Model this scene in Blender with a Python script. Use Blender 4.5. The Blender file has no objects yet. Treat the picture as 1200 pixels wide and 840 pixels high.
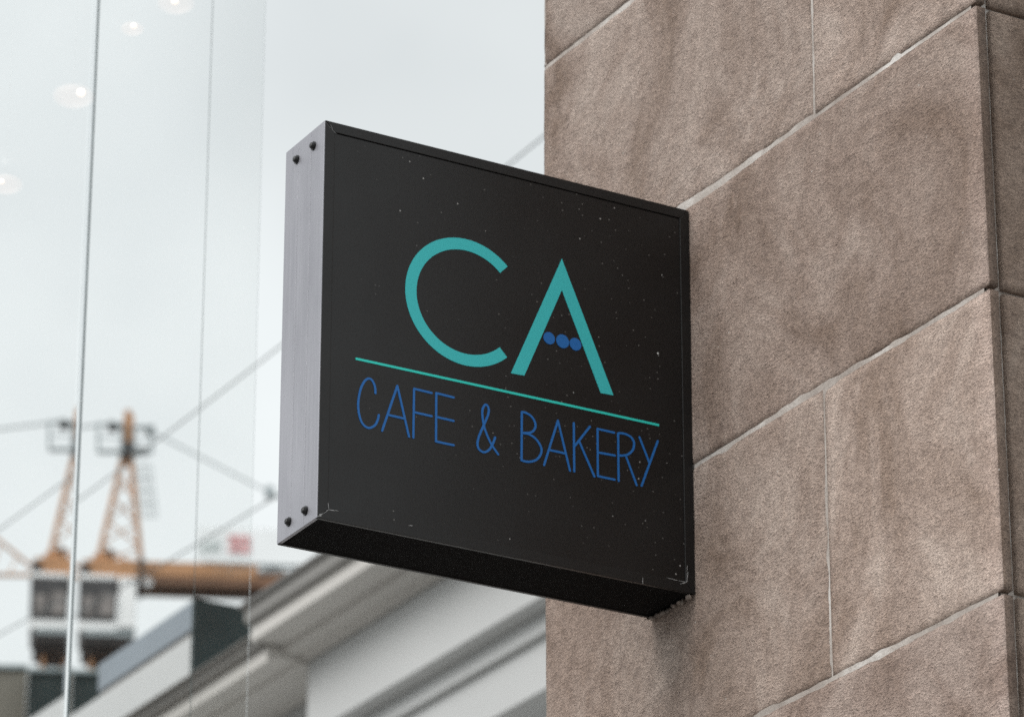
import bpy, bmesh, math, random
from mathutils import Vector, Matrix
from mathutils import noise as mnoise
R = math.radians
random.seed(7)
sc = bpy.context.scene
col = sc.collection

# ------------------------------------------------------------------ camera
CAMZ = 1.6
YAW, PITCH, ROLL = 0.51894, 0.404736, 0.000876
FPX = 5053.3
fw = Vector((math.sin(YAW)*math.cos(PITCH), math.cos(YAW)*math.cos(PITCH), math.sin(PITCH)))
rt = Vector((math.cos(YAW), -math.sin(YAW), 0)); up = rt.cross(fw)
rt, up = (math.cos(ROLL)*rt+math.sin(ROLL)*up), (-math.sin(ROLL)*rt+math.cos(ROLL)*up)
CAM = Vector((0, 0, CAMZ))
cd = bpy.data.cameras.new('camera'); cam = bpy.data.objects.new('camera', cd); col.objects.link(cam)
cam.matrix_world = Matrix((( rt.x, up.x, -fw.x, 0), (rt.y, up.y, -fw.y, 0), (rt.z, up.z, -fw.z, CAMZ), (0, 0, 0, 1)))
cd.sensor_width = 36; cd.lens = FPX/1200*36; cd.clip_start = 0.1; cd.clip_end = 3000
cd.dof.use_dof = True; cd.dof.focus_distance = 5.75; cd.dof.aperture_fstop = 9.5
sc.camera = cam

def ray(px, py): return fw + rt*((px-600)/FPX) - up*((py-420)/FPX)
def on_x(px, py, X): d = ray(px, py); return CAM + d*(X/d.x)          # a measured point on the plane x = X
def on_y(px, py, Y): d = ray(px, py); return CAM + d*(Y/d.y)

# ------------------------------------------------------------------ helpers
def tag(o, label=None, cat=None, group=None, kind=None):
    if label: o['label'] = label
    if cat: o['category'] = cat
    if group: o['group'] = group
    if kind: o['kind'] = kind
    return o
def empty(name, loc, label=None, cat=None, group=None):
    o = bpy.data.objects.new(name, None); col.objects.link(o); o.location = loc; o.empty_display_size = .2
    return tag(o, label, cat, group)
def link(name, bm, mat, parent=None, smooth=False):
    """bmesh in world coordinates -> one mesh object; vertices are moved to the parent's origin"""
    if parent is not None:
        off = Vector(parent.location)
        q = parent.parent
        while q is not None: off += Vector(q.location); q = q.parent
    else:
        if bm.verts:
            xs = [v.co for v in bm.verts]
            off = Vector((sum(c.x for c in xs)/len(xs), sum(c.y for c in xs)/len(xs), min(c.z for c in xs)))
        else: off = Vector()
    for v in bm.verts: v.co -= off
    bmesh.ops.recalc_face_normals(bm, faces=bm.faces)
    me = bpy.data.meshes.new(name); bm.to_mesh(me); bm.free()
    if smooth:
        for p in me.polygons: p.use_smooth = True
    me.materials.append(mat)
    o = bpy.data.objects.new(name, me); col.objects.link(o)
    if parent is not None: o.parent = parent
    else: o.location = off
    return o
def box(bm, a, b, bev=0, seg=2):
    x0, y0, z0 = a; x1, y1, z1 = b
    vs = [bm.verts.new(c) for c in ((x0,y0,z0),(x1,y0,z0),(x1,y1,z0),(x0,y1,z0),(x0,y0,z1),(x1,y0,z1),(x1,y1,z1),(x0,y1,z1))]
    fs = [bm.faces.new([vs[i] for i in f]) for f in ((0,3,2,1),(4,5,6,7),(0,1,5,4),(1,2,6,5),(2,3,7,6),(3,0,4,7))]
    if bev:
        es = list({e for f in fs for e in f.edges})
        bmesh.ops.bevel(bm, geom=es, offset=bev, segments=seg, profile=.5, affect='EDGES')
def tube(bm, a, b, r, n=8, r2=None):
    a, b = Vector(a), Vector(b); d = (b-a).normalized()
    u = d.orthogonal().normalized(); w = d.cross(u); r2 = r if r2 is None else r2
    A = [bm.verts.new(a+(u*math.cos(t)+w*math.sin(t))*r) for t in [i*2*math.pi/n for i in range(n)]]
    B = [bm.verts.new(b+(u*math.cos(t)+w*math.sin(t))*r2) for t in [i*2*math.pi/n for i in range(n)]]
    for i in range(n): bm.faces.new((A[i], A[(i+1)%n], B[(i+1)%n], B[i]))
    bm.faces.new(A[::-1]); bm.faces.new(B)
def path_tube(bm, pts, r, n=6):
    for a, b in zip(pts, pts[1:]): tube(bm, a, b, r, n)
def prism_y(bm, prof, y0, y1):
    """closed profile of (x, z) extruded along y"""
    A = [bm.verts.new((x, y0, z)) for x, z in prof]; B = [bm.verts.new((x, y1, z)) for x, z in prof]
    n = len(prof)
    for i in range(n): bm.faces.new((A[i], A[(i+1)%n], B[(i+1)%n], B[i]))
    bm.faces.new(A[::-1]); bm.faces.new(B)
def BM(): return bmesh.new()

# ------------------------------------------------------------------ materials
def mat(name, base=(.5,.5,.5), rough=.6, metal=0, spec=.5):
    m = bpy.data.materials.new(name); m.use_nodes = True
    nt = m.node_tree; b = nt.nodes['Principled BSDF']
    b.inputs['Base Color'].default_value = (*base, 1); b.inputs['Roughness'].default_value = rough
    b.inputs['Metallic'].default_value = metal; b.inputs['Specular IOR Level'].default_value = spec
    return m, nt, b
def N(nt, t, **kw):
    n = nt.nodes.new(t)
    for k, v in kw.items():
        if k.startswith('i_'): n.inputs[k[2:].replace('_', ' ')].default_value = v
        else: setattr(n, k, v)
    return n
def coords(nt, scale=(1,1,1), kind='Object'):
    tc = N(nt, 'ShaderNodeTexCoord'); mp = N(nt, 'ShaderNodeMapping'); mp.inputs['Scale'].default_value = scale
    nt.links.new(tc.outputs[kind], mp.inputs['Vector']); return mp.outputs['Vector']
def noise(nt, vec, scale, detail=4, rough=.55, dist=0):
    n = N(nt, 'ShaderNodeTexNoise'); n.inputs['Scale'].default_value = scale; n.inputs['Detail'].default_value = detail
    n.inputs['Roughness'].default_value = rough; n.inputs['Distortion'].default_value = dist
    nt.links.new(vec, n.inputs['Vector']); return n.outputs['Fac']
def ramp(nt, fac, stops):
    r = N(nt, 'ShaderNodeValToRGB'); e = r.color_ramp.elements
    while len(e) < len(stops): e.new(.5)
    for i, (p, c) in enumerate(stops):
        e[i].position = p; e[i].color = (*c, 1) if len(c) == 3 else c
    nt.links.new(fac, r.inputs['Fac']); return r.outputs['Color']
def mix(nt, a, b, fac, mode='MIX'):
    m = N(nt, 'ShaderNodeMix', data_type='RGBA', blend_type=mode)
    if isinstance(fac, (int, float)): m.inputs[0].default_value = fac
    else: nt.links.new(fac, m.inputs[0])
    for k, v in ((6, a), (7, b)):
        if isinstance(v, tuple): m.inputs[k].default_value = (*v, 1)
        else: nt.links.new(v, m.inputs[k])
    return m.outputs[2]
def bump(nt, b, h, strength, dist, prev=None):
    n = N(nt, 'ShaderNodeBump'); n.inputs['Strength'].default_value = strength; n.inputs['Distance'].default_value = dist
    nt.links.new(h, n.inputs['Height'])
    if prev: nt.links.new(prev, n.inputs['Normal'])
    nt.links.new(n.outputs['Normal'], b.inputs['Normal']); return n.outputs['Normal']

def make_simple(name, base, rough=.6, metal=0, var=.12, scale=3., bmp=.0, spec=.5):
    m, nt, b = mat(name, base, rough, metal, spec)
    v = coords(nt); f = noise(nt, v, scale, 5)
    lo = tuple(c*(1-var) for c in base); hi = tuple(min(1, c*(1+var)) for c in base)
    nt.links.new(ramp(nt, f, [(.3, lo), (.7, hi)]), b.inputs['Base Color'])
    if bmp: bump(nt, b, noise(nt, v, scale*8, 4), .5, bmp)
    return m

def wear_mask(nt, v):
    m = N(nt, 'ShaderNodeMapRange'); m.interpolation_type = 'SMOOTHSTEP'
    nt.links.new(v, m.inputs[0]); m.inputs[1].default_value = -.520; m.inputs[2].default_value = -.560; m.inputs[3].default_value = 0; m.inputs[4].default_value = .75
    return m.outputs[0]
def make_stone():
    m, nt, b = mat('sandstone', rough=.9, spec=.25)
    vW = coords(nt, (1, 1, 1)); vS = coords(nt, (1, .75, 1))
    # diagonal tooling across the slab: shear y into z
    tc = N(nt, 'ShaderNodeTexCoord'); mp = N(nt, 'ShaderNodeMapping'); mp.inputs['Rotation'].default_value = (R(-12), 0, 0)
    mp.inputs['Scale'].default_value = (1, .55, 1.15)
    nt.links.new(tc.outputs['Object'], mp.inputs['Vector']); vT = mp.outputs['Vector']
    big = noise(nt, coords(nt, (1, 1.0, .85)), 4.6, 7, .62, 1.1)
    streak = noise(nt, coords(nt, (1, 5, 1.5)), 2.2, 6, .62, 1.6)      # rain streaks run down the stone
    fine = noise(nt, vT, 310, 3, .75)
    mid = noise(nt, vT, 70, 5, .65)
    c = ramp(nt, big, [(.33, (.345, .258, .210)), (.5, (.49, .388, .335)), (.66, (.62, .515, .455))])
    c = mix(nt, c, ramp(nt, streak, [(.3, (.74, .72, .71)), (.62, (1.0, 1.0, 1.0))]), .30, 'MULTIPLY')
    c = mix(nt, c, ramp(nt, fine, [(.34, (.34, .31, .30)), (.5, (1, 1, 1)), (.66, (1.5, 1.47, 1.42))]), .50, 'MULTIPLY')
    c = mix(nt, c, ramp(nt, mid, [(.34, (.70, .68, .67)), (.62, (1.14, 1.13, 1.12))]), .7, 'MULTIPLY')
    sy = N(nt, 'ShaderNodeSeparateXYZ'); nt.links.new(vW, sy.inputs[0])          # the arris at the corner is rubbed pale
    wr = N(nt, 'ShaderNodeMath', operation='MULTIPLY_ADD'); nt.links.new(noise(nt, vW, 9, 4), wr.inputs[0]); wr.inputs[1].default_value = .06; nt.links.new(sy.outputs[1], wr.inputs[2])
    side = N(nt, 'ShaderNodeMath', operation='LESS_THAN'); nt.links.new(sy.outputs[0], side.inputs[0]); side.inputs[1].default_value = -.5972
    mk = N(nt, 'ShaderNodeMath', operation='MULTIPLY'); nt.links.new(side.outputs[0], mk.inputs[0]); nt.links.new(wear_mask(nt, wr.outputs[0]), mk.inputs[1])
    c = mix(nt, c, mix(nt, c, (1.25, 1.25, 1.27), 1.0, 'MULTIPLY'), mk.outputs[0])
    # narrow return beside the corner joint: its shading is painted into the colour
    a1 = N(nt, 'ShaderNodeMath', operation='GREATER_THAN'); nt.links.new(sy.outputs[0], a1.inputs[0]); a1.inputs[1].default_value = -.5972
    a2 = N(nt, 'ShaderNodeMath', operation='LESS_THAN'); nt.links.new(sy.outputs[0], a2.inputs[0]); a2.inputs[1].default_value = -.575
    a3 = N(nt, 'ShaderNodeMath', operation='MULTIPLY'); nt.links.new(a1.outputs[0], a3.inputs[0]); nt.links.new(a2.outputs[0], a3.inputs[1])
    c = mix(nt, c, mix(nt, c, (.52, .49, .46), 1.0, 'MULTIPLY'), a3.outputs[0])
    pv = N(nt, 'ShaderNodeTexVoronoi'); pv.inputs['Scale'].default_value = 85; nt.links.new(vW, pv.inputs['Vector'])
    pit = ramp(nt, pv.outputs['Distance'], [(0, (1, 1, 1)), (.07, (1, 1, 1)), (.11, (0, 0, 0))])
    pg = ramp(nt, noise(nt, vW, 16, 3), [(.52, (0, 0, 0)), (.6, (1, 1, 1))])
    c = mix(nt, c, mix(nt, c, (.45, .42, .40), 1.0, 'MULTIPLY'), mix(nt, pit, pg, 1.0, 'MULTIPLY'))
    at = N(nt, 'ShaderNodeAttribute', attribute_name='tint')          # tone of each slab; on the pier front it also carries painted shading
    c = mix(nt, c, at.outputs['Color'], 1.0, 'MULTIPLY')
    vo = N(nt, 'ShaderNodeTexVoronoi'); vo.inputs['Scale'].default_value = 38; nt.links.new(vW, vo.inputs['Vector'])
    sp = ramp(nt, vo.outputs['Distance'], [(.0, (1, 1, 1)), (.045, (1, 1, 1)), (.06, (0, 0, 0))])
    gate = ramp(nt, noise(nt, vW, 7, 2), [(.56, (0, 0, 0)), (.6, (1, 1, 1))])
    c = mix(nt, c, (.62, .57, .52), mix(nt, sp, gate, 1.0, 'MULTIPLY'))
    nt.links.new(c, b.inputs['Base Color'])
    n1 = bump(nt, b, mid, .7, .006)
    bump(nt, b, fine, 1.0, .0075, n1)
    return m
M = {}
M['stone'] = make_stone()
def make_mortar():
    m, nt, b = mat('mortar', rough=.95, spec=.2)
    v = coords(nt); f = noise(nt, v, 9, 5, .6); g = noise(nt, v, 260, 4, .7)
    c = ramp(nt, f, [(.3, (.33, .285, .255)), (.5, (.46, .415, .38)), (.68, (.68, .65, .62))])
    c = mix(nt, c, ramp(nt, g, [(.3, (.7, .7, .7)), (.6, (1.05, 1.05, 1.05))]), .7, 'MULTIPLY')
    nt.links.new(c, b.inputs['Base Color']); bump(nt, b, g, .8, .002); return m
M['mortar'] = make_mortar()

def make_black(name, specks=True, base=(.0055, .0050, .0050), rough=.30):
    m, nt, b = mat(name, base, rough, 0, .33)
    v = coords(nt)
    g = noise(nt, v, 900, 3, .6); w = noise(nt, v, 6, 5, .6)
    nt.links.new(ramp(nt, w, [(.3, (rough-.05,)*3), (.7, (rough+.1,)*3)]), b.inputs['Roughness'])
    c = mix(nt, base, tuple(x*1.7 for x in base), g)
    if specks:
        for sc_, r, lo, hi, colr in ((34, .050, .46, .54, (.30, .29, .28)), (80, .11, .48, .60, (.10, .095, .09)), (17, .030, .46, .5, (.7, .7, .68))):
            vo = N(nt, 'ShaderNodeTexVoronoi'); vo.inputs['Scale'].default_value = sc_; nt.links.new(v, vo.inputs['Vector'])
            s = ramp(nt, vo.outputs['Distance'], [(0, (1, 1, 1)), (r*.7, (1, 1, 1)), (r, (0, 0, 0))])
            # dust is thicker towards the wall end of the panel
            xyz = N(nt, 'ShaderNodeSeparateXYZ'); nt.links.new(v, xyz.inputs[0])
            mr = N(nt, 'ShaderNodeMapRange'); mr.inputs[1].default_value = 0; mr.inputs[2].default_value = .6; mr.inputs[3].default_value = -.1; mr.inputs[4].default_value = .16
            nt.links.new(xyz.outputs[0], mr.inputs[0])
            ad = N(nt, 'ShaderNodeMath', operation='ADD'); nt.links.new(noise(nt, v, 7+sc_*.1, 3), ad.inputs[0]); nt.links.new(mr.outputs[0], ad.inputs[1])
            gate = ramp(nt, ad.outputs[0], [(lo, (0, 0, 0)), (hi, (1, 1, 1))])
            c = mix(nt, c, colr, mix(nt, s, gate, 1.0, 'MULTIPLY'))
    nt.links.new(c, b.inputs['Base Color'])
    bump(nt, b, g, .25, .0006)
    return m
M['black_panel'] = make_black('black_vinyl_panel')
M['black_frame'] = make_black('black_powder_coat', False, (.006, .0056, .0056), .34)
M['black_matt'] = make_simple('matt_black_underside', (.005, .0045, .0045), .85, 0, .05, 20, 0, .08)
def make_alu():
    m, nt, b = mat('anodised_end_plate', (.30, .30, .34), .42, .55)
    v = coords(nt, (1, 60, .5)); f = noise(nt, v, 8, 5, .6); g = noise(nt, coords(nt), 500, 3)
    w = noise(nt, coords(nt, (1, 3, 1)), 4, 5)
    c = ramp(nt, f, [(.25, (.32, .32, .35)), (.5, (.37, .368, .40)), (.75, (.415, .413, .445))])
    c = mix(nt, c, ramp(nt, w, [(.3, (.74, .74, .75)), (.65, (1, 1, 1))]), .8, 'MULTIPLY')
    nt.links.new(c, b.inputs['Base Color'])
    nt.links.new(ramp(nt, f, [(.3, (.40,)*3), (.7, (.5,)*3)]), b.inputs['Roughness'])
    bump(nt, b, g, .3, .0004); return m
M['alu'] = make_alu()
def make_vinyl(name, base):
    m, nt, b = mat(name, base, .5, 0, .35)
    v = coords(nt); g = noise(nt, v, 700, 3)
    nt.links.new(mix(nt, tuple(c*.92 for c in base), tuple(c*1.08 for c in base), g), b.inputs['Base Color']); return m
M['teal'] = make_vinyl('teal_vinyl', (.038, .455, .47))
M['green'] = make_vinyl('green_teal_vinyl', (.024, .56, .48))
M['blue'] = make_vinyl('blue_vinyl', (.008, .115, .37))
M['bolt'] = make_simple('black_bolt', (.012, .012, .012), .35, .3, .2, 200)
M['chip'] = make_simple('bare_metal_scuff', (.30, .30, .30), .6, .2, .3, 120)
M['sealant'] = make_simple('old_sealant', (.24, .20, .175), .8, 0, .35, 60, .002)
M['white_render'] = make_simple('white_painted_render', (.51, .52, .52), .8, 0, .05, .7)
M['cornice'] = make_simple('cornice_paint', (.56, .545, .52), .8, 0, .07, .9)
M['crown'] = make_simple('crown_painted_shading', (.25, .245, .235), .8, 0, .1, 1.2)  # dark tone puts the crown's shading into its paint
M['lead'] = make_simple('lead_flashing', (.19, .185, .18), .6, .1, .15, 2)
M['zinc'] = make_simple('blue_grey_zinc', (.23, .265, .30), .5, .2, .08, 1)
M['dark_teal'] = make_simple('dark_teal_cladding', (.014, .027, .028), .6, 0, .3, 1.5, 0, .2)
M['brown_grey'] = make_simple('brown_grey_render', (.16, .15, .125), .8, 0, .12, 1)
M['wire'] = make_simple('weathered_cable', (.13, .145, .15), .6, .2, .15, 2)
M['orange'] = make_simple('orange_crane_paint', (.44, .225, .105), .6, 0, .22, 1.2)
M['orange_dark'] = make_simple('brown_crane_steel', (.17, .085, .045), .65, 0, .3, 1.0)
M['crane_grey'] = make_simple('galvanised_steel', (.30, .34, .35), .5, .3, .2, 1.5)
M['crane_black'] = make_simple('black_machinery', (.02, .019, .019), .5, 0, .4, 1.5)
M['cab_white'] = make_simple('white_cab_paint', (.90, .90, .89), .5, 0, .05, 1)
M['cab_glass'] = make_simple('dark_cab_glass', (.028, .028, .03), .18, 0, .6, 1.6)
M['cab_seat'] = make_simple('cab_blind', (.22, .20, .19), .8, 0, .3, 2)
M['banner'] = make_simple('white_banner', (.90, .92, .92), .7, 0, .04, .6)
M['red'] = make_simple('red_emblem', (.74, .38, .38), .6, 0, .1, 1)
M['banner_grey'] = make_simple('grey_banner_print', (.40, .46, .45), .6, 0, .1, 1)
M['asphalt'] = make_simple('asphalt', (.05, .05, .052), .9, 0, .25, 3, .004)
M['paving'] = make_simple('stone_paving', (.30, .29, .275), .9, 0, .15, 2, .003)
M['kerb'] = make_simple('granite_kerb', (.28, .275, .27), .8, 0, .15, 8, .002)
M['gasket'] = make_simple('grey_gasket', (.23, .28, .29), .5, 0, .2, 10)
M['gasket_pale'] = make_simple('pale_silicone_joint', (.16, .20, .20), .5, 0, .2, 10)
M['steel'] = make_simple('brushed_steel', (.45, .46, .47), .35, .8, .1, 8)
M['dark_window'] = make_simple('dark_window_glass', (.03, .035, .04), .08, 0, .3, .8)
M['window_frame'] = make_simple('window_frame_paint', (.55, .55, .54), .5, 0, .06, 2)
m, nt, b = mat('clear_float_glass', (.985, .998, .995), 0.0); b.inputs['Transmission Weight'].default_value = 1; b.inputs['IOR'].default_value = 1.5
v = coords(nt); bump(nt, b, noise(nt, v, 1.2, 2), .08, .0015); M['glass'] = m
m, nt, b = mat('pink_reflection_glow', (.95, .80, .72), .6); lw = N(nt, 'ShaderNodeLayerWeight'); lw.inputs[0].default_value = .5; nt.links.new(ramp(nt, lw.outputs['Facing'], [(0, (.13,)*3), (.8, (0,)*3)]), b.inputs['Alpha']); b.inputs['Emission Color'].default_value = (1, .87, .82, 1); b.inputs['Emission Strength'].default_value = .72; M['soft_glow'] = m  # glowing body standing in for the soft reflection of a lamp
m, nt, b = mat('reflected_lamp_core', (.9, .85, .8), .5); b.inputs['Emission Color'].default_value = (1, .9, .82, 1); b.inputs['Emission Strength'].default_value = .75; M['glow_core'] = m

# ------------------------------------------------------------------ sizes solved from the photograph
S = .81
OX, OY, OZ = 3.0535*S, 6.0*S, 3.33062*S + CAMZ
W, H, D = .74382*S, .739356*S, .148808*S
XW = OX + W                                   # face of the stone pier
YR, YL = 5.1074*S, 6.52628*S                  # its two corners
J = [OZ + z*S for z in (.5213, .01495, -.49746, -1.01731)]
CH = .4155

# ------------------------------------------------------------------ stone pier
def slab(bm, axis, a0, a1, z0, z1, face, thick, cell, back, tint, lay, end_depth=None, seed=0):
    """a stone slab whose worked face is a grid; axis 'x': face in plane x=face looking -X (runs in y); 'y': plane y=face looking -Y (runs in x)."""
    n = max(2, int((a1-a0)/cell)); k = max(2, int((z1-z0)/cell)); P = {}
    fine = cell < .02
    for i in range(n+1):
        for j in range(k+1):
            a = a0+(a1-a0)*i/n; z = z0+(z1-z0)*j/k
            edge = min(i, n-i, j, k-j)
            dep = 0.0
            if fine:
                q = Vector((a*14+seed, z*14, seed*3.1)); dep = (mnoise.noise(q)*.0007 + mnoise.noise(q*.25)*.0016)
                jj = mnoise.noise(Vector((a*45, z*45, seed+9)))*.0011 + mnoise.noise(Vector((a*150, z*150, seed+4)))*.0006
                chip = mnoise.noise(Vector((a*23, z*23, seed+30)))
                if edge == 0:
                    if i == 0: a += abs(jj)
                    if i == n: a -= abs(jj)
                    if j == 0: z += abs(jj)
                    if j == k: z -= abs(jj)
                    dep += .0020 + max(0, chip-.5)*.008
                elif edge == 1: dep += max(0, chip-.6)*.006
            P[i, j] = bm.verts.new((face+dep, a, z) if axis == 'x' else (a, face+dep, z))
    fl = []
    for i in range(n):
        for j in range(k):
            fl.append(bm.faces.new((P[i, j], P[i+1, j], P[i+1, j+1], P[i, j+1])))
    ring = [P[i, 0] for i in range(n)] + [P[n, j] for j in range(k)] + [P[i, k] for i in range(n, 0, -1)] + [P[0, j] for j in range(k, 0, -1)]
    B = []
    for v in ring:
        c = v.co.copy()
        if axis == 'x': c.x = face+thick
        else: c.y = face+thick
        B.append(bm.verts.new(c))
    for i in range(len(ring)):
        q = (i+1) % len(ring); fl.append(bm.faces.new((ring[i], ring[q], B[q], B[i])))
    fl.append(bm.faces.new(B))
    for f in fl:
        f.smooth = True
        for lp in f.loops: lp[lay] = (*tint, 1)

pier = empty('stone_pier', (XW+.6, YR+.6, 0), 'brown sandstone clad pier with pale mortar joints, carrying the black cafe sign', 'stone pier')
bm = BM(); lay = bm.loops.layers.float_color.new('tint')
zs = [J[3]-CH*i for i in range(12, 0, -1)]
zs = [z for z in zs if z > .35] ; zs = [.12] + zs + [J[3], J[2], J[1], J[0]] + [J[0]+CH*i for i in range(1, 9)]
yv_top = (on_x(950, 4, XW).y + on_x(953, 128, XW).y)/2
yv_low = (on_x(963.5, 470, XW).y + on_x(974.5, 788, XW).y)/2
print('vertical joints', yv_top, yv_low, 'range', YR, YL)
XB = XW + 3.2
JW = .0030
for i, (z0, z1) in enumerate(zip(zs, zs[1:])):
    near = J[3]-CH-.01 < z0 < J[0]+.1
    g = JW
    cell = .0095 if near else .1
    cuts = [YR+.0, YL]
    if abs(z0-J[1]) < .01: cuts = [YR, yv_top, YL]
    elif abs(z0-J[3]) < .01: cuts = [YR, yv_low, YL]
    elif i % 2 == 0 and not near: cuts = [YR, yv_low, YL]
    for k, (y0, y1) in enumerate(zip(cuts, cuts[1:])):
        t = {0: (.98, .97, .97)}.get(0)
        tv = {round(J[1], 3): (1.02, 1.02, 1.02), round(J[2], 3): (.84, .82, .81), round(J[3], 3): (1.08, 1.07, 1.06), round(J[0], 3): (.84, .84, .84)}.get(round(z0, 3), (.9, .88, .88))
        if k == 1: tv = tuple(c*.91 for c in tv)
        slab(bm, 'x', y0+(g*.55 if k else 0), y1-(g*.55 if k < len(cuts)-2 else 0), z0+g, z1-g, XW, .0165, cell, True, tv, lay, seed=i*7+k*3+1)
    # front of the pier, behind the joint at the corner
    xs = [XW+.0255, XW+.95, XW+2.1, XB] if i % 2 else [XW+.0255, XW+1.5, XB]
    for k, (x0, x1) in enumerate(zip(xs, xs[1:])):
        c2 = .0095 if near and k == 0 else .12
        tt = .58+.06*mnoise.noise(Vector((i*3.3, k*2.7, 1)))  # darker than the side slabs: shading of the pier front painted in
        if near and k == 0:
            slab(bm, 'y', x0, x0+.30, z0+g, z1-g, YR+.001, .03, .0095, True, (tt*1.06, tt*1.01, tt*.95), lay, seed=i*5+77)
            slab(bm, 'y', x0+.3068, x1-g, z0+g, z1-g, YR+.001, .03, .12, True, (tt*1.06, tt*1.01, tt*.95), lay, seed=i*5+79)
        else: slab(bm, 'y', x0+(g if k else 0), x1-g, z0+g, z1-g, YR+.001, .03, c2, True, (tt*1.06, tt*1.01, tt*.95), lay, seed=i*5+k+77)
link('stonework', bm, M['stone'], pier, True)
bm = BM()
def mortar_sheet(bm, axis, a0, a1, z0, z1, face, cell):
    n = int((a1-a0)/cell); k = int((z1-z0)/cell); P = {}
    for i in range(n+1):
        for j in range(k+1):
            a = a0+(a1-a0)*i/n; z = z0+(z1-z0)*j/k
            dep = mnoise.noise(Vector((a*30, z*30, 3)))*.0009
            P[i, j] = bm.verts.new((face+dep, a, z) if axis == 'x' else (a, face+dep, z))
    for i in range(n):
        for j in range(k): bm.faces.new((P[i, j], P[i+1, j], P[i+1, j+1], P[i, j+1])).smooth = True
mortar_sheet(bm, 'x', YR+.012, YL-.001, J[3]-CH, J[0]+CH, XW+.0022, .012)
box(bm, (XW+.0166, YR+.011, .12), (XB-.01, YL-.012, zs[-1]-.01))
box(bm, (XW+.0064, YR+.012, .12), (XW+.0166, YL-.004, zs[-1]-.01))
link('mortar', bm, M['mortar'], pier)
bm = BM(); lay = bm.loops.layers.float_color.new('tint')
box(bm, (XW+.02, YL-.0115, .12), (XB, YL-.0005, zs[-1])); box(bm, (XW-.05, YR-.05, zs[-1]+.002), (XB+.05, YL+.05, zs[-1]+.18), .02)
box(bm, (XW-.03, YR-.03, 0.0), (XB+.03, YL+.03, .118), .01)
for f in bm.faces:
    for lp in f.loops: lp[lay] = (.85, .84, .82, 1)
link('coping', bm, M['stone'], pier)

# ------------------------------------------------------------------ the sign
sign = empty('projecting_sign', (OX, OY, OZ-H), 'square black box sign reading CA CAFE & BAKERY, fixed to the stone pier', 'sign')
Z1, Z0 = OZ, OZ-H
LIP, INS = .0155, .0016
bm = BM()
# housing: two face frames of mitred bars, top and bottom plates
def bar(bm, pts, y0, y1, bev=.0007):
    A = [bm.verts.new((x, y0, z)) for x, z in pts]; B = [bm.verts.new((x, y1, z)) for x, z in pts]
    n = len(pts); fs = [bm.faces.new((A[i], A[(i+1)%n], B[(i+1)%n], B[i])) for i in range(n)]
    fs += [bm.faces.new(A[::-1]), bm.faces.new(B)]
    if bev: bmesh.ops.bevel(bm, geom=list({e for f in fs for e in f.edges}), offset=bev, segments=2, profile=.5, affect='EDGES')
x0, x1 = OX, XW-.001
bm = BM(); box(bm, (x0+.0045, OY+.0065, Z1-.004), (x1, OY+D-.0065, Z1-.0006)); link('top_plate', bm, M['black_frame'], sign)
bm = BM(); box(bm, (x0+.0045, OY+.0065, Z0+.0012), (x1, OY+D-.0065, Z0+.004)); link('bottom_plate', bm, M['black_matt'], sign)
for (ya, yb) in ((OY, OY+.006), (OY+D-.006, OY+D)):
    g = .00022
    L = LIP
    for pts in ([(x0, Z1), (x1, Z1), (x1-L-g, Z1-L), (x0+L+g, Z1-L)], [(x0, Z0), (x0+L+g, Z0+L), (x1-L-g, Z0+L), (x1, Z0)],
                [(x0, Z1-g*1.4), (x0+L, Z1-L-g*1.4), (x0+L, Z0+L+g*1.4), (x0, Z0+g*1.4)], [(x1, Z1-g*1.4), (x1, Z0+g*1.4), (x1-L, Z0+L+g*1.4), (x1-L, Z1-L-g*1.4)]):
        bm = BM(); bar(bm, pts, ya, yb); link('face_frame', bm, M['black_frame'], sign)
bm = BM(); box(bm, (x0+.004, OY+INS, Z0+LIP-.006), (x1-.001, OY+INS+.003, Z1-LIP-.0012)); o = link('face_panel', bm, M['black_panel'], sign)
bm = BM(); box(bm, (x0+.004, OY+D-INS-.003, Z0+LIP-.006), (x1-.001, OY+D-INS, Z1-LIP+.006)); link('face_panel', bm, M['black_frame'], sign)
# end plate in three shallow ribs
bm = BM(); gy = [OY+.0005, OY+.0405, OY+.0795, OY+D-.0005]
for a, b_ in zip(gy, gy[1:]): box(bm, (x0-.0012, a+.0003, Z0+.0008), (x0+.004, b_-.0003, Z1-.0008), .00035)
box(bm, (x0+.0005, OY+.002, Z0+.002), (x0+.0038, OY+D-.002, Z1-.002))
link('end_plate', bm, M['alu'], sign)
for px, py in ((347, 187), (366.5, 171), (337.5, 611), (357, 598)):
    c = on_x(px, py, x0-.003); bm = BM()
    tube(bm, (x0-.0012, c.y, c.z), (x0-.003, c.y, c.z), .0066, 20)
    tube(bm, (x0-.003, c.y, c.z), (x0-.0066, c.y, c.z), .0050, 12, .0042)
    tube(bm, (x0-.0066, c.y, c.z), (x0-.0074, c.y, c.z), .0042, 12, .0025)
    link('bolt', bm, M['bolt'], sign, False)

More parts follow.
